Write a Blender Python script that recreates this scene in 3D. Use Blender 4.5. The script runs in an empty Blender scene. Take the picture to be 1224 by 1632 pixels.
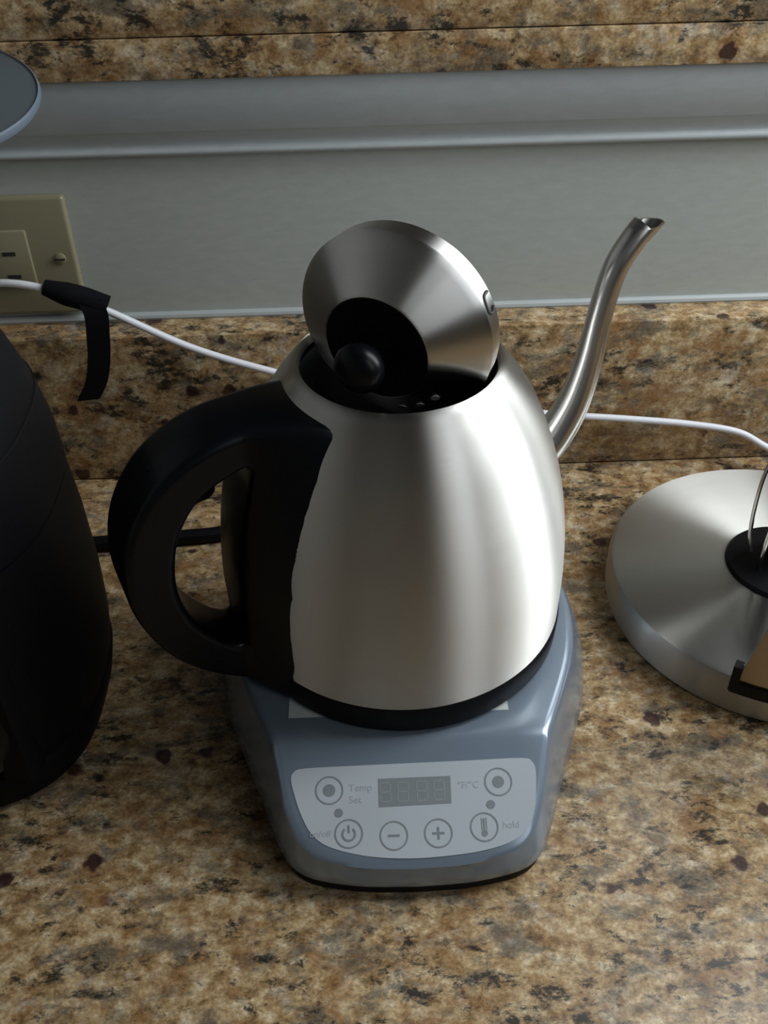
import bpy, bmesh, math
from mathutils import Vector, Matrix

scene = bpy.context.scene
COL = scene.collection
R = math.radians
PI = math.pi

# ------------------------------------------------------------------ camera
CAM_POS = Vector((0.0, -0.5122, 0.3793))
pitch, yaw, roll = R(38.9), R(-0.98), R(-1.36)
fwd = Vector((-math.sin(yaw) * math.cos(pitch), math.cos(yaw) * math.cos(pitch), -math.sin(pitch)))
rgt = Vector((math.cos(yaw), math.sin(yaw), 0))
upv = rgt.cross(fwd)
cr = rgt * math.cos(roll) + upv * math.sin(roll)
cu = -rgt * math.sin(roll) + upv * math.cos(roll)
cam_data = bpy.data.cameras.new('camera')
cam = bpy.data.objects.new('camera', cam_data)
COL.objects.link(cam)
M = Matrix((cr, cu, -fwd)).transposed().to_4x4()
M.translation = CAM_POS
cam.matrix_world = M
cam_data.sensor_fit = 'VERTICAL'
cam_data.sensor_height = 24.0
cam_data.lens = 24.0 * 1600.0 / 1632.0
cam_data.clip_start = 0.01
scene.camera = cam

# ------------------------------------------------------------------ world, daylight, exposure
world = bpy.data.worlds.new('dim_room')
scene.world = world
world.use_nodes = True
bg = world.node_tree.nodes['Background']
bg.inputs['Color'].default_value = (0.80, 0.90, 1.0, 1)
bg.inputs['Strength'].default_value = 1.0


def area(name, loc, target, sx, sy, power, color):
    l = bpy.data.lights.new(name, 'AREA')
    l.shape = 'RECTANGLE'
    l.size, l.size_y = sx, sy
    l.energy = power
    l.color = color
    o = bpy.data.objects.new(name, l)
    COL.objects.link(o)
    o.location = loc
    o.rotation_euler = (Vector(target) - Vector(loc)).to_track_quat('-Z', 'Y').to_euler()
    return o


# daylight through the two sashes of the window in the wall to the right of the counter
area('window_daylight_near_sash', (0.575, -0.14, 0.62), (0.0, -0.14, 0.30), 0.26, 0.72, 7.2, (0.92, 0.97, 1.0))
area('window_daylight_far_sash', (0.575, 0.30, 0.62), (0.0, 0.30, 0.40), 0.34, 0.68, 4.2, (0.92, 0.97, 1.0))
# a wider window further along the same wall, beside the camera
area('window_daylight_side_window', (0.575, -0.84, 0.62), (0.0, -0.35, 0.10), 0.38, 0.68, 1.6, (0.94, 0.97, 1.0))

scene.view_settings.view_transform = 'Standard'
scene.view_settings.look = 'None'
scene.view_settings.exposure = -0.24
scene.view_settings.gamma = 1.0
scene.view_settings.use_curve_mapping = False


# ------------------------------------------------------------------ materials
def mat(name, color, rough=0.5, metal=0.0, **kw):
    m = bpy.data.materials.new(name)
    m.use_nodes = True
    b = m.node_tree.nodes['Principled BSDF']
    b.inputs['Base Color'].default_value = (*color, 1)
    b.inputs['Roughness'].default_value = rough
    b.inputs['Metallic'].default_value = metal
    for k, v in kw.items():
        b.inputs[k.replace('_', ' ')].default_value = v
    return m


def noise(nt, vec, scale, detail=4, rough=0.55, dist=0.0):
    n = nt.nodes.new('ShaderNodeTexNoise')
    n.inputs['Scale'].default_value = scale
    n.inputs['Detail'].default_value = detail
    n.inputs['Roughness'].default_value = rough
    n.inputs['Distortion'].default_value = dist
    nt.links.new(vec, n.inputs['Vector'])
    return n.outputs['Fac']


def ramp(nt, fac, stops):
    r = nt.nodes.new('ShaderNodeValToRGB')
    el = r.color_ramp.elements
    while len(el) < len(stops):
        el.new(0.5)
    for e, (p, c) in zip(el, stops):
        e.position = p
        e.color = (*c, 1) if len(c) == 3 else c
    nt.links.new(fac, r.inputs['Fac'])
    return r.outputs['Color']


def mixc(nt, fac, a, b, mode='MIX'):
    m = nt.nodes.new('ShaderNodeMix')
    m.data_type = 'RGBA'
    m.blend_type = mode
    for sock, v in ((m.inputs[0], fac), (m.inputs[6], a), (m.inputs[7], b)):
        if isinstance(v, (tuple, list)):
            sock.default_value = (*v, 1)
        elif isinstance(v, (int, float)):
            sock.default_value = v
        else:
            nt.links.new(v, sock)
    return m.outputs[2]


def mapping(nt, vec, scale, loc=(0, 0, 0), rot=(0, 0, 0)):
    m = nt.nodes.new('ShaderNodeMapping')
    m.inputs['Scale'].default_value = scale
    m.inputs['Location'].default_value = loc
    m.inputs['Rotation'].default_value = rot
    nt.links.new(vec, m.inputs['Vector'])
    return m.outputs['Vector']


def math_node(nt, op, a, b):
    m = nt.nodes.new('ShaderNodeMath')
    m.operation = op
    for s, v in ((m.inputs[0], a), (m.inputs[1], b)):
        if isinstance(v, (int, float)):
            s.default_value = v
        else:
            nt.links.new(v, s)
    return m.outputs[0]


def granite():
    m = bpy.data.materials.new('granite')
    m.use_nodes = True
    nt = m.node_tree
    b = nt.nodes['Principled BSDF']
    P = nt.nodes.new('ShaderNodeTexCoord').outputs['Object']
    V = mapping(nt, P, (0.80, 1.0, 1.0), (3.1, 1.7, 0.4), (0, 0, R(12)))
    W = (0, 0, 0)
    BL = (1, 1, 1)
    base = ramp(nt, noise(nt, V, 150, 8, 0.68, 0.2), [
        (0.30, (0.10, 0.055, 0.024)), (0.42, (0.275, 0.17, 0.075)), (0.53, (0.46, 0.325, 0.17)), (0.68, (0.67, 0.56, 0.38))])
    # rust and ochre clouds
    rust = ramp(nt, noise(nt, mapping(nt, V, (1, 1, 1), (5.2, 0.3, 2.0)), 55, 7, 0.64, 0.3), [(0.49, W), (0.63, BL)])
    c = mixc(nt, math_node(nt, 'MULTIPLY', rust, 0.72), base, (0.23, 0.108, 0.036))
    # pale quartz
    pale = ramp(nt, noise(nt, mapping(nt, V, (1, 1, 1), (1.2, 7.3, 1.0)), 65, 8, 0.68, 0.3), [(0.56, W), (0.68, BL)])
    c = mixc(nt, math_node(nt, 'MULTIPLY', pale, 0.6), c, (0.57, 0.51, 0.41))
    # grey-green feldspar drifts, stretched sideways
    G = mapping(nt, P, (0.62, 1.0, 1.0), (2.2, 4.1, 9.0), (0, 0, R(-14)))
    grey = ramp(nt, noise(nt, G, 62, 10, 0.74, 0.3), [(0.50, W), (0.60, BL)])
    c = mixc(nt, math_node(nt, 'MULTIPLY', grey, 0.72), c, (0.092, 0.088, 0.073))
    # black biotite streaks, gathered in drifts
    K = mapping(nt, P, (0.58, 1.0, 1.0), (8.0, 2.0, 5.0), (0, 0, R(-10)))
    drift = math_node(nt, 'MULTIPLY', math_node(nt, 'SUBTRACT', noise(nt, K, 34, 3, 0.5), 0.5), 0.34)
    kk = ramp(nt, math_node(nt, 'ADD', noise(nt, K, 130, 12, 0.80, 0.2), drift), [(0.53, W), (0.605, BL)])
    c = mixc(nt, math_node(nt, 'MULTIPLY', kk, 0.93), c, (0.014, 0.015, 0.014))
    # garnets: sparse maroon spots
    v = nt.nodes.new('ShaderNodeTexVoronoi')
    v.inputs['Scale'].default_value = 52
    jit = nt.nodes.new('ShaderNodeVectorMath')
    jit.operation = 'MULTIPLY_ADD'
    nz = nt.nodes.new('ShaderNodeTexNoise')
    nz.inputs['Scale'].default_value = 160
    nt.links.new(P, nz.inputs['Vector'])
    nt.links.new(nz.outputs['Color'], jit.inputs[0])
    jit.inputs[1].default_value = (0.006, 0.006, 0.006)
    nt.links.new(P, jit.inputs[2])
    nt.links.new(jit.outputs[0], v.inputs['Vector'])
    spot = ramp(nt, v.outputs['Distance'], [(0.19, BL), (0.26, W)])
    sel = nt.nodes.new('ShaderNodeSeparateColor')
    nt.links.new(v.outputs['Color'], sel.inputs[0])
    pick = math_node(nt, 'GREATER_THAN', sel.outputs[0], 0.76)
    c = mixc(nt, math_node(nt, 'MULTIPLY', math_node(nt, 'MULTIPLY', spot, pick), 0.9), c, (0.028, 0.008, 0.012))
    # small black flecks
    fl = ramp(nt, noise(nt, mapping(nt, P, (0.7, 1, 1), (4, 4, 4)), 330, 4, 0.7), [(0.66, W), (0.70, BL)])
    c = mixc(nt, math_node(nt, 'MULTIPLY', fl, 0.85), c, (0.03, 0.028, 0.026))
    # fine crystal grain
    fine = ramp(nt, noise(nt, P, 620, 3, 0.7), [(0.3, (0.66, 0.66, 0.66)), (0.7, (1.26, 1.26, 1.26))])
    c = mixc(nt, 1.0, c, fine, 'MULTIPLY')
    nt.links.new(c, b.inputs['Base Color'])
    b.inputs['Roughness'].default_value = 0.30
    b.inputs['Specular IOR Level'].default_value = 0.28
    return m


def brushed(name, color, rough, aniso, scale=(1, 1, 1), rot=0.25, streak=0.10):
    """steel brushed around its own z axis"""
    m = mat(name, color, rough, 1.0)
    nt = m.node_tree
    b = nt.nodes['Principled BSDF']
    b.inputs['Anisotropic'].default_value = aniso
    b.inputs['Anisotropic Rotation'].default_value = rot
    t = nt.nodes.new('ShaderNodeTangent')
    t.direction_type = 'RADIAL'
    t.axis = 'Z'
    nt.links.new(t.outputs[0], b.inputs['Tangent'])
    P = nt.nodes.new('ShaderNodeTexCoord').outputs['Object']
    sep = nt.nodes.new('ShaderNodeSeparateXYZ')
    nt.links.new(P, sep.inputs[0])
    rad = math_node(nt, 'SQRT', math_node(nt, 'ADD', math_node(nt, 'MULTIPLY', sep.outputs[0], sep.outputs[0]),
                                          math_node(nt, 'MULTIPLY', sep.outputs[1], sep.outputs[1])), 0)
    ang = math_node(nt, 'ARCTAN2', sep.outputs[1], sep.outputs[0])
    comb = nt.nodes.new('ShaderNodeCombineXYZ')
    nt.links.new(math_node(nt, 'MULTIPLY', rad, 1800.0), comb.inputs[0])
    nt.links.new(math_node(nt, 'MULTIPLY', sep.outputs[2], 1800.0), comb.inputs[1])
    nt.links.new(math_node(nt, 'MULTIPLY', ang, 1.3), comb.inputs[2])
    f = noise(nt, comb.outputs[0], 1.0, 3, 0.6)
    r = nt.nodes.new('ShaderNodeMapRange')
    r.inputs['To Min'].default_value = rough - streak
    r.inputs['To Max'].default_value = rough + streak
    nt.links.new(f, r.inputs['Value'])
    nt.links.new(r.outputs[0], b.inputs['Roughness'])
    return m


def painted(name, color, rough=0.55):
    m = mat(name, color, rough)
    nt = m.node_tree
    b = nt.nodes['Principled BSDF']
    P = nt.nodes.new('ShaderNodeTexCoord').outputs['Object']
    f = noise(nt, mapping(nt, P, (0.35, 1, 1)), 260, 4, 0.6)
    c = ramp(nt, f, [(0.3, tuple(x * 0.95 for x in color)), (0.7, tuple(min(1, x * 1.05) for x in color))])
    nt.links.new(c, b.inputs['Base Color'])
    bp = nt.nodes.new('ShaderNodeBump')
    bp.inputs['Strength'].default_value = 0.08
    bp.inputs['Distance'].default_value = 0.001
    nt.links.new(f, bp.inputs['Height'])
    nt.links.new(bp.outputs[0], b.inputs['Normal'])
    return m


GRANITE = granite()
WALL = painted('wall_paint', (0.43, 0.45, 0.42))
TRIM = painted('trim_paint', (0.42, 0.45, 0.455), 0.40)
CAULK = mat('caulk', (0.40, 0.43, 0.43), 0.5)
STEEL = brushed('brushed_steel_body', (0.74, 0.725, 0.69), 0.42, 1.0, streak=0.05)
STEEL_LID = brushed('brushed_steel_lid', (0.78, 0.77, 0.745), 0.42, 1.0, streak=0.05)
STEEL_DISC = brushed('brushed_steel_disc', (0.50, 0.49, 0.46), 0.40, 1.0, streak=0.06)
STEEL_TUBE = mat('polished_steel', (0.68, 0.67, 0.65), 0.26, 1.0)
STEEL_IN = mat('shade_toned_inner_steel', (0.06, 0.06, 0.06), 0.5, 0.6)  # shade inside the kettle put into the colour of the steel
STEEL_ARM = mat('satin_steel_arm', (0.34, 0.29, 0.235), 0.28, 1.0)
WIRE = mat('chrome_wire', (0.62, 0.60, 0.56), 0.18, 1.0)
BLACK = mat('satin_black_plastic', (0.0025, 0.003, 0.0045), 0.33, Specular_IOR_Level=0.20)
BLACK2 = mat('matte_black_plastic', (0.004, 0.004, 0.005), 0.55, Specular_IOR_Level=0.12)
RUBBER = mat('black_rubber', (0.005, 0.005, 0.005), 0.7, Specular_IOR_Level=0.2)
SILVER = mat('silver_blue_plastic', (0.215, 0.265, 0.325), 0.26, 0.30, Coat_Weight=0.5, Coat_Roughness=0.10)
PANEL = mat('pale_grey_overlay', (0.43, 0.47, 0.50), 0.38)
INK = mat('grey_ink', (0.195, 0.22, 0.235), 0.5)
INK_SOFT = mat('faint_grey_ink', (0.325, 0.36, 0.385), 0.5)
LCD = mat('grey_display', (0.215, 0.24, 0.25), 0.3)
LCD_SEG = mat('ghost_segment', (0.265, 0.29, 0.305), 0.3)
STICKER = mat('white_sticker', (0.55, 0.58, 0.56), 0.6)
WHITE = mat('white_cord', (0.74, 0.75, 0.79), 0.4)
IVORY = mat('ivory_plastic', (0.22, 0.20, 0.125), 0.35)
SLOT = mat('slot_dark', (0.02, 0.02, 0.018), 0.6)
VELCRO = mat('black_fabric', (0.006, 0.006, 0.008), 0.9, Specular_IOR_Level=0.1)
LIDGREY = mat('blue_grey_lid', (0.075, 0.092, 0.10), 0.5)
LIDRIM = mat('blue_grey_rim', (0.11, 0.14, 0.175), 0.4)
CREAM = mat('cream_canister', (0.42, 0.37, 0.27), 0.45)
HOLE = mat('bright_hole', (0.62, 0.62, 0.60), 0.35, 0.3)


def glass():
    m = mat('smoked_glass', (0.010, 0.008, 0.006), 0.12, 0.0, Specular_IOR_Level=0.12)
    return m


GLASS = glass()


# ------------------------------------------------------------------ mesh helpers
def obj(name, verts, faces, material, parent=None, smooth=True, sharp=35):
    me = bpy.data.meshes.new(name)
    me.from_pydata([tuple(v) for v in verts], [], faces)
    bm = bmesh.new()
    bm.from_mesh(me)
    bmesh.ops.remove_doubles(bm, verts=bm.verts, dist=1e-6)
    bmesh.ops.recalc_face_normals(bm, faces=bm.faces)
    bm.to_mesh(me)
    bm.free()
    if smooth:
        me.polygons.foreach_set('use_smooth', [True] * len(me.polygons))
        me.set_sharp_from_angle(angle=R(sharp))
    me.materials.append(material)
    o = bpy.data.objects.new(name, me)
    COL.objects.link(o)
    o.parent = parent
    return o


def empty(name, loc, rot=None):
    e = bpy.data.objects.new(name, None)
    e.empty_display_size = 0.02
    COL.objects.link(e)
    e.location = loc
    if rot is not None:
        e.rotation_euler = rot
    return e


def tag(o, label=None, category=None, kind=None, group=None):
    for k, v in (('label', label), ('category', category), ('kind', kind), ('group', group)):
        if v:
            o[k] = v
    return o


def box(x0, x1, y0, y1, z0, z1, bev=0.0, seg=2):
    bm = bmesh.new()
    bmesh.ops.create_cube(bm, size=1.0)
    for v in bm.verts:
        v.co = Vector((x0 + (v.co.x + .5) * (x1 - x0), y0 + (v.co.y + .5) * (y1 - y0), z0 + (v.co.z + .5) * (z1 - z0)))
    if bev:
        bmesh.ops.bevel(bm, geom=list(bm.edges), offset=bev, segments=seg, profile=0.5, affect='EDGES')
    bm.verts.index_update()
    V = [v.co.copy() for v in bm.verts]
    F = [[v.index for v in f.verts] for f in bm.faces]
    bm.free()
    return V, F


def lathe(profile, n=96, center=(0, 0, 0)):
    V, F = [], []
    cx, cy, cz = center
    for r, z in profile:
        for k in range(n):
            a = 2 * PI * k / n
            V.append((cx + r * math.cos(a), cy + r * math.sin(a), cz + z))
    for i in range(len(profile) - 1):
        for k in range(n):
            k2 = (k + 1) % n
            F.append([i * n + k, i * n + k2, (i + 1) * n + k2, (i + 1) * n + k])
    return V, F


def spline(pts, n):
    """Catmull-Rom through pts, n samples per span"""
    pts = [Vector(p) for p in pts]
    out = []
    for i in range(len(pts) - 1):
        p0 = pts[i - 1] if i else pts[0] * 2 - pts[1]
        p1, p2 = pts[i], pts[i + 1]
        p3 = pts[i + 2] if i + 2 < len(pts) else pts[-1] * 2 - pts[-2]
        for k in range(n):
            t = k / n
            out.append(0.5 * ((2 * p1) + (p2 - p0) * t + (2 * p0 - 5 * p1 + 4 * p2 - p3) * t * t + (3 * p1 - p0 - 3 * p2 + p3) * t ** 3))
    out.append(pts[-1])
    return out


def closed_spline(pts, n):
    m = len(pts)
    pts = [Vector(p) for p in pts]
    out = []
    for i in range(m):
        p0, p1, p2, p3 = pts[i - 1], pts[i], pts[(i + 1) % m], pts[(i + 2) % m]
        for k in range(n):
            t = k / n
            out.append(0.5 * ((2 * p1) + (p2 - p0) * t + (2 * p0 - 5 * p1 + 4 * p2 - p3) * t * t + (3 * p1 - p0 - 3 * p2 + p3) * t ** 3))
    return out


def tube(path, rad, n=14, cap=True, flat_end=None):
    path = [Vector(p) for p in path]
    m = len(path)
    rr = rad if hasattr(rad, '__len__') else [rad] * m
    V, F = [], []
    side = None
    for i, p in enumerate(path):
        t = (path[min(i + 1, m - 1)] - path[max(i - 1, 0)]).normalized()
        if side is None:
            side = t.cross(Vector((0, 0, 1)))
            if side.length < 1e-4:
                side = t.cross(Vector((0, 1, 0)))
        side = (side - t * side.dot(t)).normalized()
        b = t.cross(side).normalized()
        for k in range(n):
            a = 2 * PI * k / n
            q = p + (side * math.cos(a) + b * math.sin(a)) * rr[i]
            if flat_end is not None and i == m - 1:
                q = q + t * ((flat_end - q.z) / t.z)
            V.append(q)
    for i in range(m - 1):
        for k in range(n):
            k2 = (k + 1) % n
            F.append([i * n + k, i * n + k2, (i + 1) * n + k2, (i + 1) * n + k])
    if cap:
        F.append(list(range(n))[::-1])
        F.append([(m - 1) * n + k for k in range(n)])
    return V, F


def join(*parts):
    V, F = [], []
    for v, f in parts:
        o = len(V)
        V += [tuple(x) for x in v]
        F += [[i + o for i in q] for q in f]
    return V, F


def plate(outline, z0, z1):
    """flat polygon outline (x, y) with thickness"""
    n = len(outline)
    V = [(x, y, z0) for x, y in outline] + [(x, y, z1) for x, y in outline]
    F = [list(range(n))[::-1], list(range(n, 2 * n))]
    F += [[k, (k + 1) % n, n + (k + 1) % n, n + k] for k in range(n)]
    return V, F


def annulus(cx, cy, r0, r1, z0, z1, n=40, a0=0.0, a1=2 * PI):
    full = abs(a1 - a0 - 2 * PI) < 1e-6
    V, F = [], []
    m = n if full else n + 1
    for k in range(m):
        a = a0 + (a1 - a0) * k / n
        c, s = math.cos(a), math.sin(a)
        V += [(cx + r0 * c, cy + r0 * s, z0), (cx + r1 * c, cy + r1 * s, z0), (cx + r1 * c, cy + r1 * s, z1), (cx + r0 * c, cy + r0 * s, z1)]
    for k in range(n):
        i, j = 4 * k, 4 * ((k + 1) % m)
        F += [[i + q, i + (q + 1) % 4, j + (q + 1) % 4, j + q] for q in range(4)]
    if not full:
        F += [[3, 2, 1, 0], [4 * n + q for q in range(4)]]
    return V, F


def disc(cx, cy, r, z0, z1, n=28):
    return plate([(cx + r * math.cos(2 * PI * k / n), cy + r * math.sin(2 * PI * k / n)) for k in range(n)], z0, z1)


def xform(vf, fn):
    return [fn(Vector(v)) for v in vf[0]], vf[1]


def sloft(cx, cy, rows, ex=2.6, n=64, cap=True):
    """stack of superellipses: rows of (z, rx, ry)"""
    V, F = [], []
    for z, rx, ry in rows:
        for k in range(n):
            a = 2 * PI * k / n
            c, s = math.cos(a), math.sin(a)
            V.append((cx + rx * math.copysign(abs(c) ** (2 / ex), c), cy + ry * math.copysign(abs(s) ** (2 / ex), s), z))
    for i in range(len(rows) - 1):
        for k in range(n):
            k2 = (k + 1) % n
            F.append([i * n + k, i * n + k2, (i + 1) * n + k2, (i + 1) * n + k])
    if cap:
        F.append(list(range(n))[::-1])
        F.append([(len(rows) - 1) * n + k for k in range(n)])
    return V, F


# ------------------------------------------------------------------ the setting
def shell(name, dims, material, label):
    return tag(obj(name, *box(*dims), material, smooth=False), label, kind='structure')


ROOM = painted('room_paint', (0.075, 0.072, 0.068), 0.7)
LIGHTWALL = painted('pale_wall_paint', (0.62, 0.62, 0.60), 0.7)
WOOD = painted('floor_brown', (0.12, 0.07, 0.04), 0.5)
X0, X1, Y0, Y1, ZF, ZC = -1.15, 0.61, -1.9, 2.3, -0.92, 1.55
shell('floor', (X0, X1, Y0, Y1, ZF - 0.05, ZF), WOOD, 'dark floor of the room below the counter')
shell('ceiling', (X0, X1, Y0, Y1, ZC, ZC + 0.05), ROOM, 'plain ceiling of the room above the counter')
shell('wall_left', (X0 - 0.08, X0, Y0, Y1, ZF, ZC), LIGHTWALL, 'plain wall to the left of the counter')
shell('wall_front', (X0, X1, Y0 - 0.08, Y0, ZF, ZC), LIGHTWALL, 'plain wall behind the camera')
shell('wall_far', (X0, X1, Y1, Y1 + 0.08, ZF, ZC), ROOM, 'plain wall beyond the bar ledge')
# right-hand wall around its two window openings
rw = tag(empty('wall_right', (0, 0, 0)), 'wall with two windows to the right of the counter', kind='structure')
WFR = mat('window_frame_white', (0.55, 0.55, 0.53), 0.4)
OPEN = ((-1.06, -0.63, 0.24, 1.00), (-0.30, 0.50, 0.22, 1.02))
ya = Y0
for wa, wb, wc, wd in OPEN:
    for d in ((ya, wa, ZF, ZC), (wa, wb, ZF, wc), (wa, wb, wd, ZC)):
        obj('wall_panel', *box(X1, X1 + 0.1, *d), ROOM, rw, smooth=False)
    ya = wb
obj('wall_panel', *box(X1, X1 + 0.1, ya, Y1, ZF, ZC), ROOM, rw, smooth=False)
for k, (wa, wb, wc, wd) in enumerate(OPEN):
    win = tag(empty('window_%d' % (2 - k), (0, 0, 0)), ('narrow white window beside the camera', 'white two-sash window lighting the counter from the right')[k], kind='structure')
    for y in (wa, wb):
        obj('window_jamb', *box(X1 - 0.02, X1 + 0.04, y - 0.03, y + 0.015, wc, wd, 0.004), WFR, win)
    for z in (wc, wd):
        obj('window_rail', *box(X1 - 0.02, X1 + 0.04, wa, wb, z - 0.03, z + 0.015, 0.004), WFR, win)
    if k:
        obj('window_mullion', *box(X1 - 0.03, X1 + 0.04, 0.0, 0.12, wc, wd, 0.004), WFR, win)

YW = 0.0236          # painted wall face behind the backsplash
o = obj('countertop', *box(X0, X1, -0.62, YW, -0.04, 0.0, 0.002), GRANITE)
tag(o, 'polished tan granite countertop speckled with black and maroon under the kettle', 'countertop')
o = obj('granite_backsplash', *box(X0, X1, 0.0, YW, 0.0006, 0.1, 0.0012), GRANITE)
tag(o, 'low granite backsplash strip standing behind the white cord', 'backsplash')
o = obj('wall_back', *box(X0, X1, YW, 0.13, ZF, 0.2345), WALL, smooth=False)
tag(o, 'pale grey painted wall above the granite backsplash', kind='structure')

# painted frieze board with a small moulding along its lower edge
YT = YW - 0.007
prof = [(YW, 0.2345), (YT, 0.2345), (YT, 0.2092), (YT + 0.0005, 0.2086), (YT + 0.0012, 0.2072), (YT + 0.0022, 0.2052), (YT + 0.0032, 0.2030),
        (YT + 0.0037, 0.2010), (YT + 0.0034, 0.2000), (YT + 0.0024, 0.1991), (YT + 0.0017, 0.1980), (YT + 0.0018, 0.1967), (YT + 0.0028, 0.1957),
        (YT + 0.0040, 0.1953), (YW, 0.1953)]
V = [(x, y, z) for x in (X0, X1) for y, z in prof]
n = len(prof)
F = [[k, k + 1, n + k + 1, n + k] for k in range(n - 1)] + [list(range(n)), list(range(n, 2 * n))[::-1]]
o = obj('trim_1', V, F, TRIM, smooth=True, sharp=50)
tag(o, 'painted frieze board with a thin moulding under the granite bar ledge', kind='structure')
V, F = tube([(X0, YW - 0.001, 0.1012), (-0.3, YW - 0.001, 0.1014), (0.3, YW - 0.001, 0.1010), (X1, YW - 0.001, 0.1012)], 0.0026, 10)
o = obj('trim_2', V, F, CAULK)
tag(o, 'white caulk bead where the wall meets the granite backsplash', kind='structure')

bar = empty('bar_ledge', (0, 0, 0.235))
tag(bar, 'raised granite bar ledge of two stacked slabs above the wall', 'bar ledge')
obj('slab', *box(X0, X1, 0.014, 0.40, 0.0, 0.0192, 0.0007), GRANITE, bar)
obj('slab', *box(X0, X1, 0.0145, 0.40, 0.0196, 0.042, 0.0012), GRANITE, bar)

# ------------------------------------------------------------------ kettle power base
BX = 0.0135
TOPZ = 0.043
KY = -0.2435
SL = 0.49
bot = [(0, .2930), (20, .2922), (35, .2898), (45, .2866), (51, .2818), (55, .2755), (58, .2685), (63, .2550), (66, .2470), (68, .2420),
       (77, .2190), (84, .2000), (88, .1810), (90, .1650), (90, .1500), (86, .1300), (78, .1130), (64, .0990), (45, .0890), (23, .0830), (0, .0810)]
rid = [(0, .2908), (20, .2900), (34, .2876), (42, .2843), (47, .2800), (50, .2745), (53, .2670), (55.5, .2560), (57.7, .2470), (59, .2420),
       (68.5, .2190), (75, .2000), (78.5, .1810), (79, .1680), (78, .1540), (74, .1370), (66, .1220), (54, .1100), (38, .1020), (19, .0970), (0, .0955)]
B2 = [(p.x, p.y) for p in spline([(a / 1000, -b, 0) for a, b in bot], 3)]
R2 = [(p.x, p.y) for p in spline([(a / 1000, -b, 0) for a, b in rid], 3)]


def topz(y):
    # platform, then the sloping control face; the bend is eased over a few millimetres
    d = KY - y
    w = 0.004
    if d <= -w:
        s = 0.0
    elif d >= w:
        s = d
    else:
        s = (d + w) ** 2 / (4 * w)
    return TOPZ - SL * s


base = empty('heating_dock', (BX, -0.172, 0))
tag(base, 'silver-blue electric kettle power base with a grey control panel in front', 'kettle base')
OB = Vector((BX, -0.172, 0))
nh = len(B2)
rows = []


def ring(half):
    """full closed ring from a half outline of (w, y, z)"""
    right = [Vector((w, y, z)) for w, y, z in half]
    left = [Vector((-w, y, z)) for w, y, z in half[1:-1]][::-1]
    return right + left


def lerp_half(t, bulge):
    out = []
    for (w0, y0), (w1, y1) in zip(B2, R2):
        zt = topz(y1)
        z = 0.0085 + (zt - 0.0085) * t
        e = t ** bulge
        out.append((w0 + (w1 - w0) * e, y0 + (y1 - y0) * e, z))
    return out


def inset_half(half, d, dz=0.0, z=None):
    out = []
    m = len(half)
    for i in range(m):
        a, b_ = Vector(half[max(i - 1, 0)][:2]), Vector(half[min(i + 1, m - 1)][:2])
        if i == 0:
            a = Vector((-b_.x, b_.y))
        if i == m - 1:
            b_ = Vector((-a.x, a.y))
        t = (b_ - a).normalized()
        nrm = Vector((-t.y, t.x))
        p = Vector(half[i][:2]) + nrm * d
        if i in (0, m - 1):
            p.x = 0
        zz = half[i][2] if z is None else z
        out.append((max(p.x, 0.0), p.y, zz + dz))
    return out


bt = [(w, y, 0.0085) for w, y in B2]
ridge = [(w, y, topz(y)) for w, y in R2]
levels = [inset_half(bt, 0.0012, z=0.0062), bt, lerp_half(0.30, 1.25), lerp_half(0.62, 1.25), lerp_half(0.86, 1.25)]
r1 = inset_half(ridge, -0.0004, dz=-0.0016)
r2 = inset_half(ridge, 0.0010, dz=-0.0003)
r3 = inset_half(ridge, 0.0028, dz=0.0)
r3 = [(w, y, topz(y)) for w, y, z in r3]
levels += [r1, r2, r3]
V, F = [], []
rn = None
for L in levels:
    rg = ring(L)
    rn = len(rg)
    V += rg
for i in range(len(levels) - 1):
    for k in range(rn):
        k2 = (k + 1) % rn
        F.append([i * rn + k, i * rn + k2, (i + 1) * rn + k2, (i + 1) * rn + k])
# top surface: strips across, following the same half outline
MC = 10
top0 = len(V)
for w, y, z in r3:
    for c in range(MC + 1):
        V.append(Vector((-w + 2 * w * c / MC, y, z)))
for i in range(nh - 1):
    for c in range(MC):
        a = top0 + i * (MC + 1) + c
        F.append([a, a + 1, a + MC + 2, a + MC + 1])
V = [Vector((v[0], v[1] + 0.172, v[2])) for v in V]
obj('housing', V, F, SILVER, base, sharp=50)
# black skirting foot
f0 = inset_half(bt, 0.0030, z=0.0)
f1 = inset_half(bt, 0.0018, z=0.0012)
f2 = inset_half(bt, 0.0012, z=0.0064)
V, F = [], []
for L in (f0, f1, f2):
    V += ring(L)
for i in range(2):
    for k in range(rn):
        k2 = (k + 1) % rn
        F.append([i * rn + k, i * rn + k2, (i + 1) * rn + k2, (i + 1) * rn + k])
F.append(list(range(rn))[::-1])
V = [Vector((v[0], v[1] + 0.172, v[2])) for v in V]
obj('foot', V, F, RUBBER, base)
# white square sticker under the kettle
obj('sticker', *box(-0.0515, 0.0425, -0.0610, 0.0330, TOPZ - 0.0002, TOPZ + 0.0002), STICKER, base, smooth=False)

# control face: local (x right, s down the slope, n out)
es = Vector((0, -1, -SL)).normalized()
en = Vector((0, -SL, 1)).normalized()
PO = Vector((0, KY + 0.172, TOPZ))


def face(v):
    return PO + Vector((v.x, 0, 0)) + es * (-v.y) + en * v.z


def on_face(name, vf, material, parent):
    """vf in millimetres: x right, y = minus distance down the slope, z out"""
    return obj(name, *xform(vf, lambda v: face(v / 1000)), material, parent, smooth=False)


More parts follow.
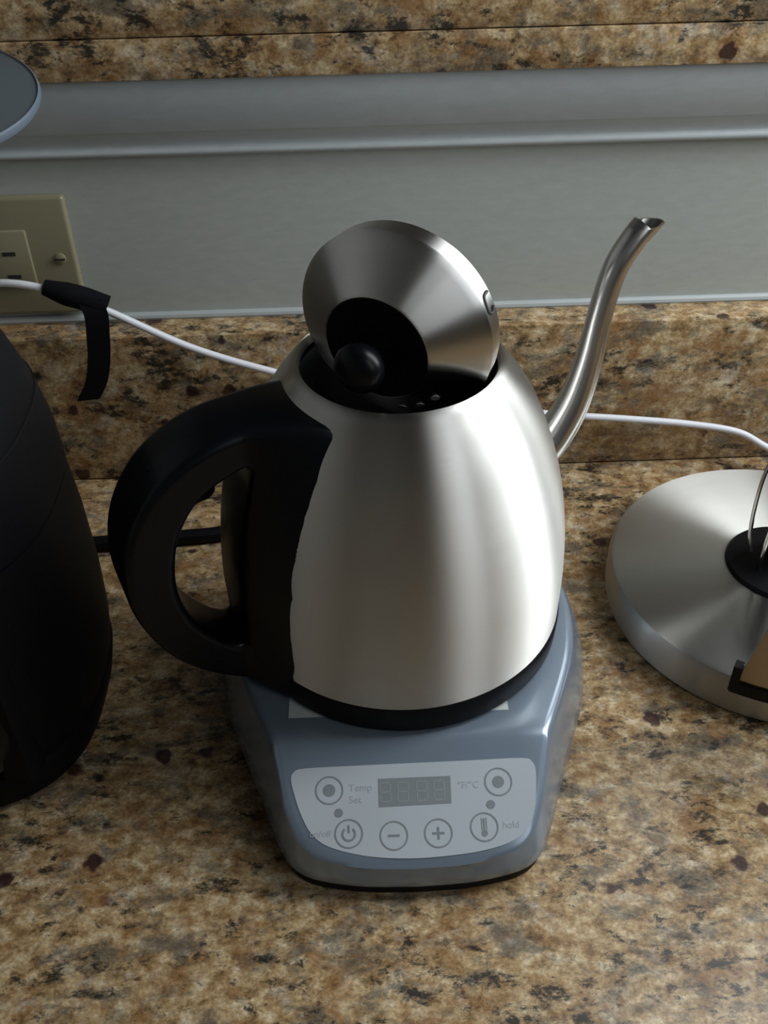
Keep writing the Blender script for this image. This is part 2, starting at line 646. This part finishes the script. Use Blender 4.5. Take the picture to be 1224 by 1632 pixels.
pan = closed_spline([(-50.0, -17.5, 0), (-48.9, -14.4, 0), (-44.5, -13.0, 0), (-22, -12.6, 0), (1, -12.4, 0), (24, -12.2, 0), (45.2, -12.0, 0), (49.7, -13.7, 0), (50.8, -18.3, 0), (49.3, -30.3, 0),
                     (46.5, -38.0, 0), (39.5, -44.3, 0), (26.7, -47.9, 0), (9.0, -49.6, 0), (-6.0, -49.7, 0), (-20.9, -48.1, 0), (-34.6, -44.3, 0), (-41.6, -39.2, 0), (-45.8, -31.7, 0), (-48.4, -24.2, 0)], 4)
panel = on_face('control_panel', plate([(p.x, p.y) for p in pan], -0.3, 0.22), PANEL, base)
Z0, Z1 = 0.15, 0.34


def button(x, s):
    return on_face('button_ring', annulus(x, -s, 5.15, 5.75, Z0, Z1), INK, base)


b = button(-34.3, 22.2)
on_face('button_dot', disc(-34.3, -22.2, 2.5, Z0, Z1), INK, b)
b = button(35.0, 21.3)
on_face('button_dot', disc(35.0, -21.3, 2.4, Z0, Z1), INK, b)
b = button(-26.7, 39.5)
on_face('power_symbol', join(annulus(-26.7, -39.7, 2.1, 2.9, Z0, Z1, 28, R(128), R(412)), box(-27.1, -26.3, -39.2, -36.2, Z0, Z1)), INK, b)
b = button(-8.6, 40.9)
on_face('minus_symbol', box(-10.9, -6.3, -41.35, -40.45, Z0, Z1), INK, b)
b = button(9.3, 40.6)
on_face('plus_symbol', join(box(6.9, 11.7, -41.05, -40.15, Z0, Z1), box(8.85, 9.75, -43.0, -38.2, Z0, Z1 + 0.01)), INK, b)
b = button(27.9, 38.9)
on_face('thermometer_symbol', join(disc(27.9, -41.3, 1.25, Z0, Z1), box(27.5, 28.3, -41.0, -35.6, Z0, Z1 + 0.01),
                                   box(26.8, 27.05, -40.2, -35.2, Z0, Z1), box(28.75, 29.0, -40.2, -35.2, Z0, Z1)), INK, b)
on_face('indicator_light', disc(-30.6, -31.3, 1.75, Z0, Z1), INK, base)
on_face('indicator_light', disc(31.2, -30.2, 1.75, Z0, Z1), INK, base)
lcd = on_face('display', plate([(-14.1, -18.3), (15.5, -18.2), (15.3, -29.1), (-14.2, -29.6)][::-1], Z0, Z1), LCD, base)
for dx in (-11.4, -4.2, 3.6, 10.6):
    segs = []
    for (x0, x1, y0, y1) in ((-1.9, 1.9, 3.5, 4.1), (-1.9, 1.9, -0.3, 0.3), (-1.9, 1.9, -4.1, -3.5),
                             (-2.4, -1.8, 0.3, 3.6), (1.8, 2.4, 0.3, 3.6), (-2.4, -1.8, -3.6, -0.3), (1.8, 2.4, -3.6, -0.3)):
        segs.append(box(dx + x0, dx + x1, -23.8 + y0, -23.8 + y1, Z1 - 0.05, Z1 + 0.05))
    on_face('digit', join(*segs), LCD_SEG, lcd)


def text(name, s, x, y, size, material, parent):
    cu_ = bpy.data.curves.new('tmp', 'FONT')
    cu_.body = s
    cu_.size = size
    cu_.extrude = 0.05
    cu_.resolution_u = 3
    t = bpy.data.objects.new('tmp', cu_)
    COL.objects.link(t)
    bpy.context.view_layer.update()
    dg = bpy.context.evaluated_depsgraph_get()
    me = bpy.data.meshes.new_from_object(t.evaluated_get(dg))
    V = [Vector((v.co.x + x, v.co.y + y, v.co.z + 0.25)) for v in me.vertices]
    F = [list(p.vertices) for p in me.polygons]
    bpy.data.objects.remove(t)
    bpy.data.curves.remove(cu_)
    bpy.data.meshes.remove(me)
    return on_face(name, (V, F), material, parent)


text('lettering', 'Temp', -26.4, -22.9, 4.1, INK_SOFT, base)
text('lettering', 'Set', -26.4, -27.6, 4.1, INK_SOFT, base)
text('lettering', '\u00b0F/\u00b0C', 18.2, -23.4, 3.9, INK_SOFT, base)
text('lettering', 'on/off', -42.6, -40.4, 3.7, INK_SOFT, base)
text('lettering', 'hold', 35.2, -39.6, 3.9, INK_SOFT, base)
# black mains cord running off to the left behind the kettle
path = spline([(0.010, 0.080, 0.012), (-0.030, 0.098, 0.006), (-0.075, 0.112, 0.0047), (-0.112, 0.108, 0.0047), (-0.176, 0.104, 0.0047), (-0.260, 0.099, 0.0047)], 8)
obj('power_cord', *tube(path, 0.0044, 10), BLACK2, base)

# ------------------------------------------------------------------ kettle
KX, KYY, KZ = 0.0128, -0.172, 0.0434
kettle = empty('gooseneck_kettle', (KX, KYY, KZ))
tag(kettle, 'brushed stainless gooseneck kettle with a black handle, open at the top', 'kettle')
z0, z1 = 0.0588, 0.1803
kn = spline([(r_, z0 + (z1 - z0) * t - KZ, 0) for t, r_ in
             ((0, .0722), (.2, .0724), (.4, .0707), (.6, .0662), (.8, .0579), (.92, .0500), (1, .0425))], 8)
profile = [(0.0705, z0 - KZ - 0.0004), (0.0718, z0 - KZ - 0.0003)] + [(p.x, p.y) for p in kn]
profile += [(0.0412, 0.1811 - KZ), (0.0402, 0.1815 - KZ), (0.0393, 0.1813 - KZ), (0.0388, 0.1806 - KZ), (0.0386, 0.1790 - KZ)]
obj('body', *lathe(profile, 128), STEEL, kettle)
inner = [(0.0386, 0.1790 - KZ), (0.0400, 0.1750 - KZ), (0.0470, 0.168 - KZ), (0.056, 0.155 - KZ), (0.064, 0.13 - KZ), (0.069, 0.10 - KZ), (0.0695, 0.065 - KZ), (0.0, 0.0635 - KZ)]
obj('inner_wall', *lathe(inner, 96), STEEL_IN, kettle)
ringp = [(0.0, 0.0), (0.0690, 0.0), (0.0712, 0.0008), (0.0722, 0.0026), (0.0728, 0.0130), (0.0724, 0.0150), (0.0700, 0.0154), (0.0, 0.0154)]
obj('base_ring', *lathe(ringp, 96), BLACK2, kettle)

PHI = R(24)
hd = Vector((-math.cos(PHI), -math.sin(PHI), 0))
hn = Vector((math.sin(PHI), -math.cos(PHI), 0))
outer = [(.0300, .1725), (.0440, .1762), (.0620, .1768), (.0820, .1745), (.1005, .1655), (.1120, .1530), (.1195, .1370), (.1220, .1180),
         (.1190, .0980), (.1100, .0770), (.0960, .0605), (.0800, .0490), (.0690, .0450), (.0600, .0455), (.0560, .0700), (.0550, .1000),
         (.0480, .1300), (.0370, .1540), (.0285, .1700)]
hole = [(.0690, .1605), (.0800, .1570), (.0905, .1500), (.0985, .1370), (.1020, .1210), (.1020, .1060), (.0975, .0905), (.0880, .0770),
        (.0805, .0715), (.0780, .0740), (.0785, .0900), (.0775, .1100), (.0745, .1300), (.0700, .1480), (.0680, .1570)]
HC = Vector((.0870, .115, 0))


def by_angle(loop, n):
    """points of a closed loop at n equal angles about the middle of the hole"""
    loop = closed_spline([(a, b_, 0) for a, b_ in loop], 6)
    out = []
    m = len(loop)
    for k in range(n):
        d = Vector((math.cos(2 * PI * k / n), math.sin(2 * PI * k / n), 0))
        best = 0
        for i in range(m):
            p, q = loop[i] - HC, loop[(i + 1) % m] - HC
            e = q - p
            den = d.x * e.y - d.y * e.x
            if abs(den) < 1e-12:
                continue
            t = (p.x * e.y - p.y * e.x) / den
            u = (p.x * d.y - p.y * d.x) / den
            if t > 0 and -1e-6 <= u <= 1 + 1e-6:
                best = max(best, t)
        out.append(HC + d * best)
    return out


NA = 120
lo, li = by_angle(outer, NA), by_angle(hole, NA)


def pick(z, table):
    for (a, va), (b2, vb) in zip(table, table[1:]):
        if z <= b2:
            t = max(0.0, (z - a) / (b2 - a))
            return va + (vb - va) * t
    return table[-1][1]


BODY_R = [(0.0588, .0722), (0.083, .0724), (0.107, .0707), (0.132, .0662), (0.156, .0579), (0.1706, .0500), (0.1803, .0425)]
HOLE_R = [(0.045, .0800), (0.10, .0785), (0.13, .0745), (0.148, .0700), (0.16, .0685), (0.18, .0680)]
NEAR_W = [(0.045, .0290), (0.065, .0320), (0.13, .0325), (0.155, .0310), (0.168, .0285), (0.178, .0262)]


def half_width(p, s):
    """grip half-width; it flares towards the body, more on the near side"""
    t = min(1, max(0, (p.y - 0.05) / 0.12))
    base_w = 0.0125 + 0.0028 * t
    w = pick(p.y, NEAR_W) if s > 0 else base_w + 0.001
    edge = pick(p.y, HOLE_R)
    surf = math.sqrt(pick(p.y, BODY_R) ** 2 - w * w)
    f = max(0.0, min(1.06, (edge - p.x) / (edge - surf)))
    return base_w + (w - base_w) * f


V, F = [], []
bv = 0.0034


def inset_pt(a, b_, d):
    e = (b_ - a)
    return a + e.normalized() * d


rowspec = []                     # (loop, inset, lateral pull-in)
for lp, ot in ((lo, li), (li, lo)):
    seq = [(0.0, bv), (bv * 0.12, bv * 0.5), (bv * 0.5, bv * 0.12), (bv, 0.0)]
    if lp is li:
        seq = seq[::-1]
    rowspec += [(lp, ot, i_, p_) for i_, p_ in seq]
    if lp is lo:
        rowspec += [(lp, ot, -fr, 0.0) for fr in (0.2, 0.35, 0.5, 0.65, 0.8)]   # fractions of the way to the hole
for s in (1, -1):
    for lp, ot, ins, pull in (rowspec if s == 1 else rowspec[::-1]):
        for k in range(NA):
            q = lp[k].lerp(ot[k], -ins) if ins < 0 else inset_pt(lp[k], ot[k], ins)
            hw = half_width(q, s) - pull
            V.append(hd * q.x + hn * (hw * s) + Vector((0, 0, q.y - KZ)))
nr = 2 * len(rowspec)
for i in range(nr):
    i2 = (i + 1) % nr
    for k in range(NA):
        k2 = (k + 1) % NA
        F.append([i * NA + k, i * NA + k2, i2 * NA + k2, i2 * NA + k])
handle = obj('handle', V, F, BLACK, kettle, sharp=60)
# finger stop on the inside of the grip
pth = spline([(.104, .156, 0), (.096, .1545, 0), (.0880, .1515, 0), (.0805, .1470, 0)], 4)
P3 = [hd * p.x + hn * 0.003 + Vector((0, 0, p.y - KZ)) for p in pth]
rr = [0.0085 - 0.0035 * (i / (len(P3) - 1)) ** 2 for i in range(len(P3))]
rr[-3:] = [0.0052, 0.0040, 0.0012]
V, F = tube(P3, rr, 14)
obj('finger_stop', V, F, BLACK, handle)

# spout
sd = -hd
sp = spline([(.058, .106, .0098), (.0700, .1135, .0092), (.0790, .1225, .0084), (.0870, .1370, .0074), (.0920, .1560, .0062), (.0950, .1770, .0054),
             (.0995, .1960, .0053), (.1065, .2070, .0054), (.1125, .2130, .0056)], 6)
P3 = [sd * p.x + Vector((0, 0, p.y - KZ)) for p in sp]
rr = [p.z for p in sp]
tipz = 0.2130 - KZ
vo = tube(P3, rr, 28, cap=False, flat_end=tipz)
vi = tube(P3[-14:], [r_ - 0.0008 for r_ in rr[-14:]], 28, cap=False, flat_end=tipz)
nlast = len(vo[0])
vf = join(vo, vi)
lip = [[nlast - 28 + k, nlast - 28 + (k + 1) % 28, len(vf[0]) - 28 + (k + 1) % 28, len(vf[0]) - 28 + k] for k in range(28)]
obj('spout', vf[0], vf[1] + lip, STEEL_TUBE, kettle, sharp=50)

# ------------------------------------------------------------------ lid, wedged upright in the mouth
a_, b_ = R(241), R(-4.5)
lz = Vector((math.cos(b_) * math.cos(a_), math.cos(b_) * math.sin(a_), math.sin(b_)))
ly = (Vector((0, 0, 1)) - lz * lz.z).normalized()
lx = ly.cross(lz)
LM = Matrix((lx, ly, lz)).transposed().to_4x4()
lid = empty('pot_lid', (0.0114, -0.1741, 0.1955))
lid.rotation_euler = LM.to_euler()
tag(lid, 'round domed steel kettle lid with black knob, wedged upright in the mouth', 'kettle lid')
dome = [(0.0398, -0.0006), (0.0400, 0.0), (0.0397, 0.0008), (0.0375, 0.0028), (0.0340, 0.0058), (0.0300, 0.0090), (0.0255, 0.0123), (0.0220, 0.0147), (0.0213, 0.0151), (0.0206, 0.0151)]
obj('dome', *lathe(dome, 112), STEEL_LID, lid)
skirt = [(0.0, -0.0070), (0.0360, -0.0070), (0.0372, -0.0094), (0.0386, -0.0094), (0.0390, -0.0088), (0.0396, -0.0010), (0.0398, -0.0006)]
sk = obj('skirt', *lathe(skirt, 112), STEEL_LID, lid)
obj('top_disc', *lathe([(0.0212, 0.0150), (0.0206, 0.0154), (0.0196, 0.0152), (0.0150, 0.0142), (0.0, 0.0138)], 72), BLACK2, lid)
knob = [(0.0065, 0.0138), (0.0058, 0.0180), (0.0060, 0.0215), (0.0078, 0.0238), (0.0092, 0.0262), (0.0096, 0.0290), (0.0088, 0.0318), (0.0066, 0.0338), (0.0035, 0.0348), (0.0, 0.0351)]
obj('knob', *lathe(knob, 48), BLACK, lid)
for ang in (-76.1, -60.0, -43.5):
    a = R(ang)
    r_, h_ = 0.0290, 0.0098
    cpos = Vector((r_ * math.cos(a), r_ * math.sin(a), h_))
    nr_ = Vector((0.63 * math.cos(a), 0.63 * math.sin(a), 0.77)).normalized()
    q = Vector((0, 0, 1)).rotation_difference(nr_)
    obj('steam_hole', *xform(disc(0, 0, 0.0017, -0.0006, 0.0002, 20), lambda v: cpos + q @ v), HOLE, lid, smooth=False)
notch = spline([(29.5, -6.9, 0), (28.9, -3.6, 0), (25.2, -2.5, 0), (20.2, -2.5, 0), (18.5, -5.0, 0), (21.0, -6.9, 0)], 6)
V, F = tube([(0.0396 * math.cos(R(p.x)), 0.0396 * math.sin(R(p.x)), p.y / 1000) for p in notch], 0.00055, 8)
obj('vent_notch', V, F, SLOT, sk)

# ------------------------------------------------------------------ round steel stand on the right
SX, SY = 0.2132, -0.1296
stand = empty('paper_towel_stand', (SX, SY, 0))
tag(stand, 'round brushed steel stand with black centre post, cut off at right', 'stand')
pr = [(0.0, 0.0012), (0.0850, 0.0012), (0.0876, 0.0022), (0.0884, 0.0050), (0.0884, 0.0180), (0.0880, 0.0210), (0.0869, 0.0235), (0.0852, 0.0244), (0.050, 0.0256), (0.0270, 0.0262), (0.0, 0.0262)]
obj('base_plate', *lathe(pr, 144), STEEL_DISC, stand)
obj('foot_pad', *lathe([(0.0, 0.0), (0.0845, 0.0), (0.0850, 0.0014), (0.0, 0.0014)], 72), RUBBER, stand)
obj('hub', *lathe([(0.0290, 0.0258), (0.0290, 0.0272), (0.0280, 0.0286), (0.0180, 0.0300), (0.0130, 0.0330), (0.0, 0.0330)], 64), BLACK2, stand)
obj('post', *lathe([(0.0105, 0.031), (0.0100, 0.060), (0.0100, 0.118), (0.0085, 0.122), (0.0, 0.123)], 32), BLACK2, stand)
for s, ph in ((-1, 0.0), (1, 0.3)):
    w = [(-0.0150, 0.006 * s, 0.0285), (-0.0172, 0.010 * s, 0.045), (-0.0165, 0.012 * s, 0.075), (-0.012, 0.011 * s, 0.098), (-0.0095, 0.006 * s, 0.114)]
    obj('wire', *tube(spline(w, 6), 0.0011, 8), WIRE, stand)
# curved spring arm standing just off the rim, black tip
V, F = [], []
rows_ = 14
for i in range(rows_):
    t = i / (rows_ - 1)
    z = 0.034 + 0.080 * t
    half = R(23.5 - 10.5 * min(1.0, t * 0.75))
    for q in range(13):
        a = R(-98) - half + 2 * half * q / 12
        for rad in (0.0985, 0.1003):
            rd = rad - 0.004 * t * t
            V.append((rd * math.cos(a), rd * math.sin(a), z))
W2 = 26
for i in range(rows_ - 1):
    for q in range(12):
        a0, b0 = i * W2 + 2 * q, (i + 1) * W2 + 2 * q
        F.append([a0, a0 + 2, b0 + 2, b0])
        F.append([a0 + 1, b0 + 1, b0 + 3, a0 + 3])
    a0, b0 = i * W2, (i + 1) * W2
    F.append([a0, b0, b0 + 1, a0 + 1])
    F.append([a0 + 24, a0 + 25, b0 + 25, b0 + 24])
for a0 in (0, (rows_ - 1) * W2):
    for q in range(12):
        F.append([a0 + 2 * q, a0 + 2 * q + 1, a0 + 2 * q + 3, a0 + 2 * q + 2])
arm = obj('spring_arm', V, F, STEEL_ARM, stand, sharp=40)
V, F = [], []
capn = 15
for q in range(capn):
    a = R(-98) + R(-24.6 + 49.2 * q / (capn - 1))
    for rad, z in ((0.0970, 0.029), (0.1016, 0.029), (0.1016, 0.0355), (0.0970, 0.0355)):
        V.append((rad * math.cos(a), rad * math.sin(a), z))
for q in range(capn - 1):
    for c in range(4):
        c2 = (c + 1) % 4
        F.append([4 * q + c, 4 * q + c2, 4 * q + 4 + c2, 4 * q + 4 + c])
F += [[0, 1, 2, 3][::-1], [4 * (capn - 1) + c for c in range(4)]]
for s in (-1, 1):
    a = R(-98) + s * R(24.0)
    o_ = len(V)
    for da in (-0.9, 1.3):
        for rad, z in ((0.0968, 0.030), (0.1018, 0.030), (0.1018, 0.045), (0.0968, 0.045)):
            aa = a + R(da) * s * -1
            V.append((rad * math.cos(aa), rad * math.sin(aa), z))
    F += [[o_ + c, o_ + (c + 1) % 4, o_ + 4 + (c + 1) % 4, o_ + 4 + c] for c in range(4)] + [[o_ + 3, o_ + 2, o_ + 1, o_], [o_ + 4, o_ + 5, o_ + 6, o_ + 7]]
obj('arm_tip', V, F, RUBBER, arm, smooth=False)
obj('arm_bracket', *tube([(0.0, 0.0, 0.112), (-0.006, -0.05, 0.114), (-0.013, -0.0945, 0.109)], 0.0045, 10), BLACK2, stand)

# ------------------------------------------------------------------ coffee maker on the left
CX, CY = -0.209, -0.180
cm = empty('coffee_maker', (CX, CY, 0))
tag(cm, 'black coffee maker in deep shadow, cut off at the left edge', 'coffee maker')
obj('warming_base', *sloft(0, 0, [(0.0, .072, .064), (0.003, .0765, .0685), (0.016, .0790, .0710), (0.0205, .0775, .0695), (0.0215, .0745, .067)], 2.8), BLACK2, cm)
obj('brew_head', *sloft(0, 0.002, [(0.122, .0760, .070), (0.125, .0790, .074), (0.142, .0782, .073), (0.162, .0745, .070), (0.180, .0690, .065), (0.192, .0625, .058), (0.199, .0530, .048), (0.202, .038, .034)], 2.5), BLACK2, cm)
# C-shaped column open to the front around the carafe
NB = 40


def c_section(z, k):
    out, inn = [], []
    for q in range(NB + 1):
        a = R(-58 + 296 * q / NB)
        c, d = math.cos(a), math.sin(a)
        out.append(Vector((k * 0.0815 * math.copysign(abs(c) ** (2 / 2.5), c), 0.002 + k * 0.076 * math.copysign(abs(d) ** (2 / 2.5), d), z)))
        a = R(-22 + 224 * q / NB)
        inn.append(Vector((0.0640 * math.cos(a), -0.0395 + 0.0640 * math.sin(a), z)))
    return out + inn[::-1]


V, F = [], []
lev = [(0.0195, 0.965), (0.035, 0.99), (0.060, 1.0), (0.095, 0.99), (0.1235, 0.965)]
for z, k in lev:
    V += c_section(z, k)
m_ = 2 * (NB + 1)
for i in range(len(lev) - 1):
    for q in range(m_):
        F.append([i * m_ + q, i * m_ + (q + 1) % m_, (i + 1) * m_ + (q + 1) % m_, (i + 1) * m_ + q])
for i in (0, len(lev) - 1):
    for q in range(NB):
        F.append([i * m_ + q, i * m_ + q + 1, i * m_ + m_ - 2 - q, i * m_ + m_ - 1 - q])
obj('column', V, F, BLACK2, cm, sharp=40)
obj('lid_seam', *sloft(0, 0.002, [(0.1612, .0750, .0705), (0.1625, .0750, .0705)], 2.5), RUBBER, cm)
car = empty('glass_carafe', (CX, CY - 0.0395, 0.0216))
tag(car, 'dark glass carafe standing inside the black coffee maker', 'carafe')
gp = [(0.0, 0.0), (0.044, 0.0), (0.052, 0.003), (0.0600, 0.014), (0.0620, 0.030), (0.0600, 0.046), (0.0560, 0.062), (0.0500, 0.076), (0.0470, 0.082)]
obj('glass_body', *lathe(gp, 72), GLASS, car)
obj('collar', *lathe([(0.0475, 0.078), (0.0505, 0.079), (0.0510, 0.090), (0.0490, 0.094), (0.0, 0.0945)], 64), BLACK2, car)
obj('band', *lathe([(0.0575, 0.0560), (0.0588, 0.0565), (0.0580, 0.0595), (0.0568, 0.0595), (0.0575, 0.0560)], 72), mat('dull_brass_band', (0.06, 0.05, 0.03), 0.4, 0.8), car)
hp = spline([(-0.034, -0.034, 0.086), (-0.058, -0.060, 0.088), (-0.068, -0.068, 0.070), (-0.064, -0.064, 0.042), (-0.042, -0.042, 0.028)], 6)
obj('carafe_handle', *tube(hp, 0.007, 10), BLACK2, car)

# ------------------------------------------------------------------ pedestal with a round top, far left
pd = empty('pedestal_dish', (-0.2031, -0.040, 0))
tag(pd, 'cream pedestal with a round blue-grey top at the upper left edge', 'pedestal')
obj('foot', *lathe([(0.0, 0.0), (0.020, 0.0), (0.021, 0.002), (0.020, 0.005), (0.012, 0.010), (0.010, 0.016)], 48), CREAM, pd)
obj('stem', *lathe([(0.010, 0.015), (0.0085, 0.05), (0.0085, 0.17), (0.011, 0.200)], 32), CREAM, pd)
obj('bowl', *lathe([(0.0, 0.199), (0.011, 0.1995), (0.016, 0.208), (0.027, 0.219), (0.037, 0.229), (0.042, 0.2365), (0.0, 0.2370)], 64), CREAM, pd)
tilt = Vector((0, 0, 1)).rotation_difference(Vector((0.082, -0.153, 0.985)).normalized())
up_ = Vector((0, 0, 0.2445))
tp_ = obj('top_plate', *xform(lathe([(0.0, 0.0), (0.0560, 0.0), (0.0590, 0.0006), (0.0590, 0.0022), (0.0, 0.0028)], 96), lambda v: up_ + tilt @ v), LIDGREY, pd)
obj('lip', *xform(lathe([(0.0575, -0.0016), (0.0594, -0.0010), (0.0600, 0.0008), (0.0596, 0.0024), (0.0588, 0.0030), (0.0583, 0.0020), (0.0575, -0.0016)], 96), lambda v: up_ + tilt @ v), LIDRIM, tp_)

# ------------------------------------------------------------------ wall outlet
ou = empty('wall_outlet', (-0.2165, YW, 0.1420))
tag(ou, 'ivory wall outlet plate above the backsplash at the left edge', 'outlet')
obj('cover_plate', *box(-0.0572, 0.0572, -0.0058, -0.0001, -0.0345, 0.0345, 0.0022, 3), IVORY, ou)
rec = obj('receptacle', *box(-0.0330, 0.0330, -0.0080, -0.0050, -0.0165, 0.0165, 0.0010), IVORY, ou)
for cx in (-0.020, 0.020):
    for dz in (0.0035, -0.0100):
        obj('slot', *box(cx - 0.0020, cx + 0.0052, -0.0083, -0.0070, dz - 0.0011, dz + 0.0011), SLOT, rec, smooth=False)
    obj('slot', *xform(disc(cx - 0.009, -0.0030, 0.0024, 0.0070, 0.0083, 16), lambda v: Vector((v.x, -v.z, v.y))), SLOT, rec, smooth=False)
for sx in (-1, 1):
    sc = obj('screw', *xform(lathe([(0.0, 0.0072), (0.0020, 0.0071), (0.0032, 0.0064), (0.0035, 0.0054)], 24), lambda v: Vector((v.x + sx * 0.0484, -v.z, v.y - 0.001))), IVORY, ou)
    obj('screw_slot', *box(sx * 0.0484 - 0.0028, sx * 0.0484 + 0.0028, -0.00735, -0.0066, -0.00145, -0.00055), SLOT, sc, smooth=False)

# ------------------------------------------------------------------ white cord and its cable tie
pts = [(-0.232, 0.010, 0.1365), (-0.212, -0.004, 0.1370), (-0.190, -0.0100, 0.1405), (-0.168, -0.0120, 0.1365), (-0.140, -0.0115, 0.1230), (-0.099, -0.0085, 0.0975), (-0.055, -0.0060, 0.0785),
       (-0.010, -0.0050, 0.0640), (0.040, -0.0050, 0.0525), (0.108, -0.0055, 0.0425), (0.158, -0.0060, 0.0370), (0.196, -0.0070, 0.0325), (0.226, -0.0100, 0.0275), (0.245, -0.014, 0.0180), (0.275, -0.020, 0.0030), (0.33, -0.022, 0.0023)]
o = obj('white_cord', *tube(spline(pts, 8), 0.0021, 12), WHITE)
tag(o, 'thin white electric cord draped along the granite backsplash behind the kettle', 'cord')

tie = empty('cable_tie', (-0.153, -0.012, 0.130))
tag(tie, 'black fabric cable tie wrapped on the white cord with its tail hanging', 'cable tie')


def strip(path, width, thick, widths=None):
    """flat band along path; width vector per point"""
    V, F = [], []
    path = [Vector(p) for p in path]
    for i, p in enumerate(path):
        t = (path[min(i + 1, len(path) - 1)] - path[max(i - 1, 0)]).normalized()
        wv = (widths[i] if widths else Vector(width))
        nn = t.cross(wv).normalized() * thick
        V += [p - wv - nn, p + wv - nn, p + wv + nn, p - wv + nn]
    for i in range(len(path) - 1):
        for c in range(4):
            c2 = (c + 1) % 4
            F.append([4 * i + c, 4 * i + c2, 4 * i + 4 + c2, 4 * i + 4 + c])
    F += [[3, 2, 1, 0], [4 * (len(path) - 1) + c for c in range(4)]]
    return V, F


wrap_path = spline([(-0.0180, 0.0, 0.0085), (-0.0085, -0.0005, 0.0050), (0.0020, 0.0, 0.0010), (0.0135, 0.0, -0.0045)], 5)
rad = [0.0042 + 0.0022 * min(1, i / 6) for i in range(len(wrap_path))]
obj('wrap', *tube(wrap_path, rad, 12), VELCRO, tie)
tp = spline([(0.0060, -0.004, 0.0020), (0.0085, -0.0065, -0.0060), (0.0070, -0.0060, -0.0180), (0.0040, -0.0040, -0.0340), (-0.0010, -0.0020, -0.0500), (-0.0080, -0.0010, -0.0620)], 5)
obj('tail', *strip(tp, (0.0062, 0.0010, 0), 0.0009), VELCRO, tie)
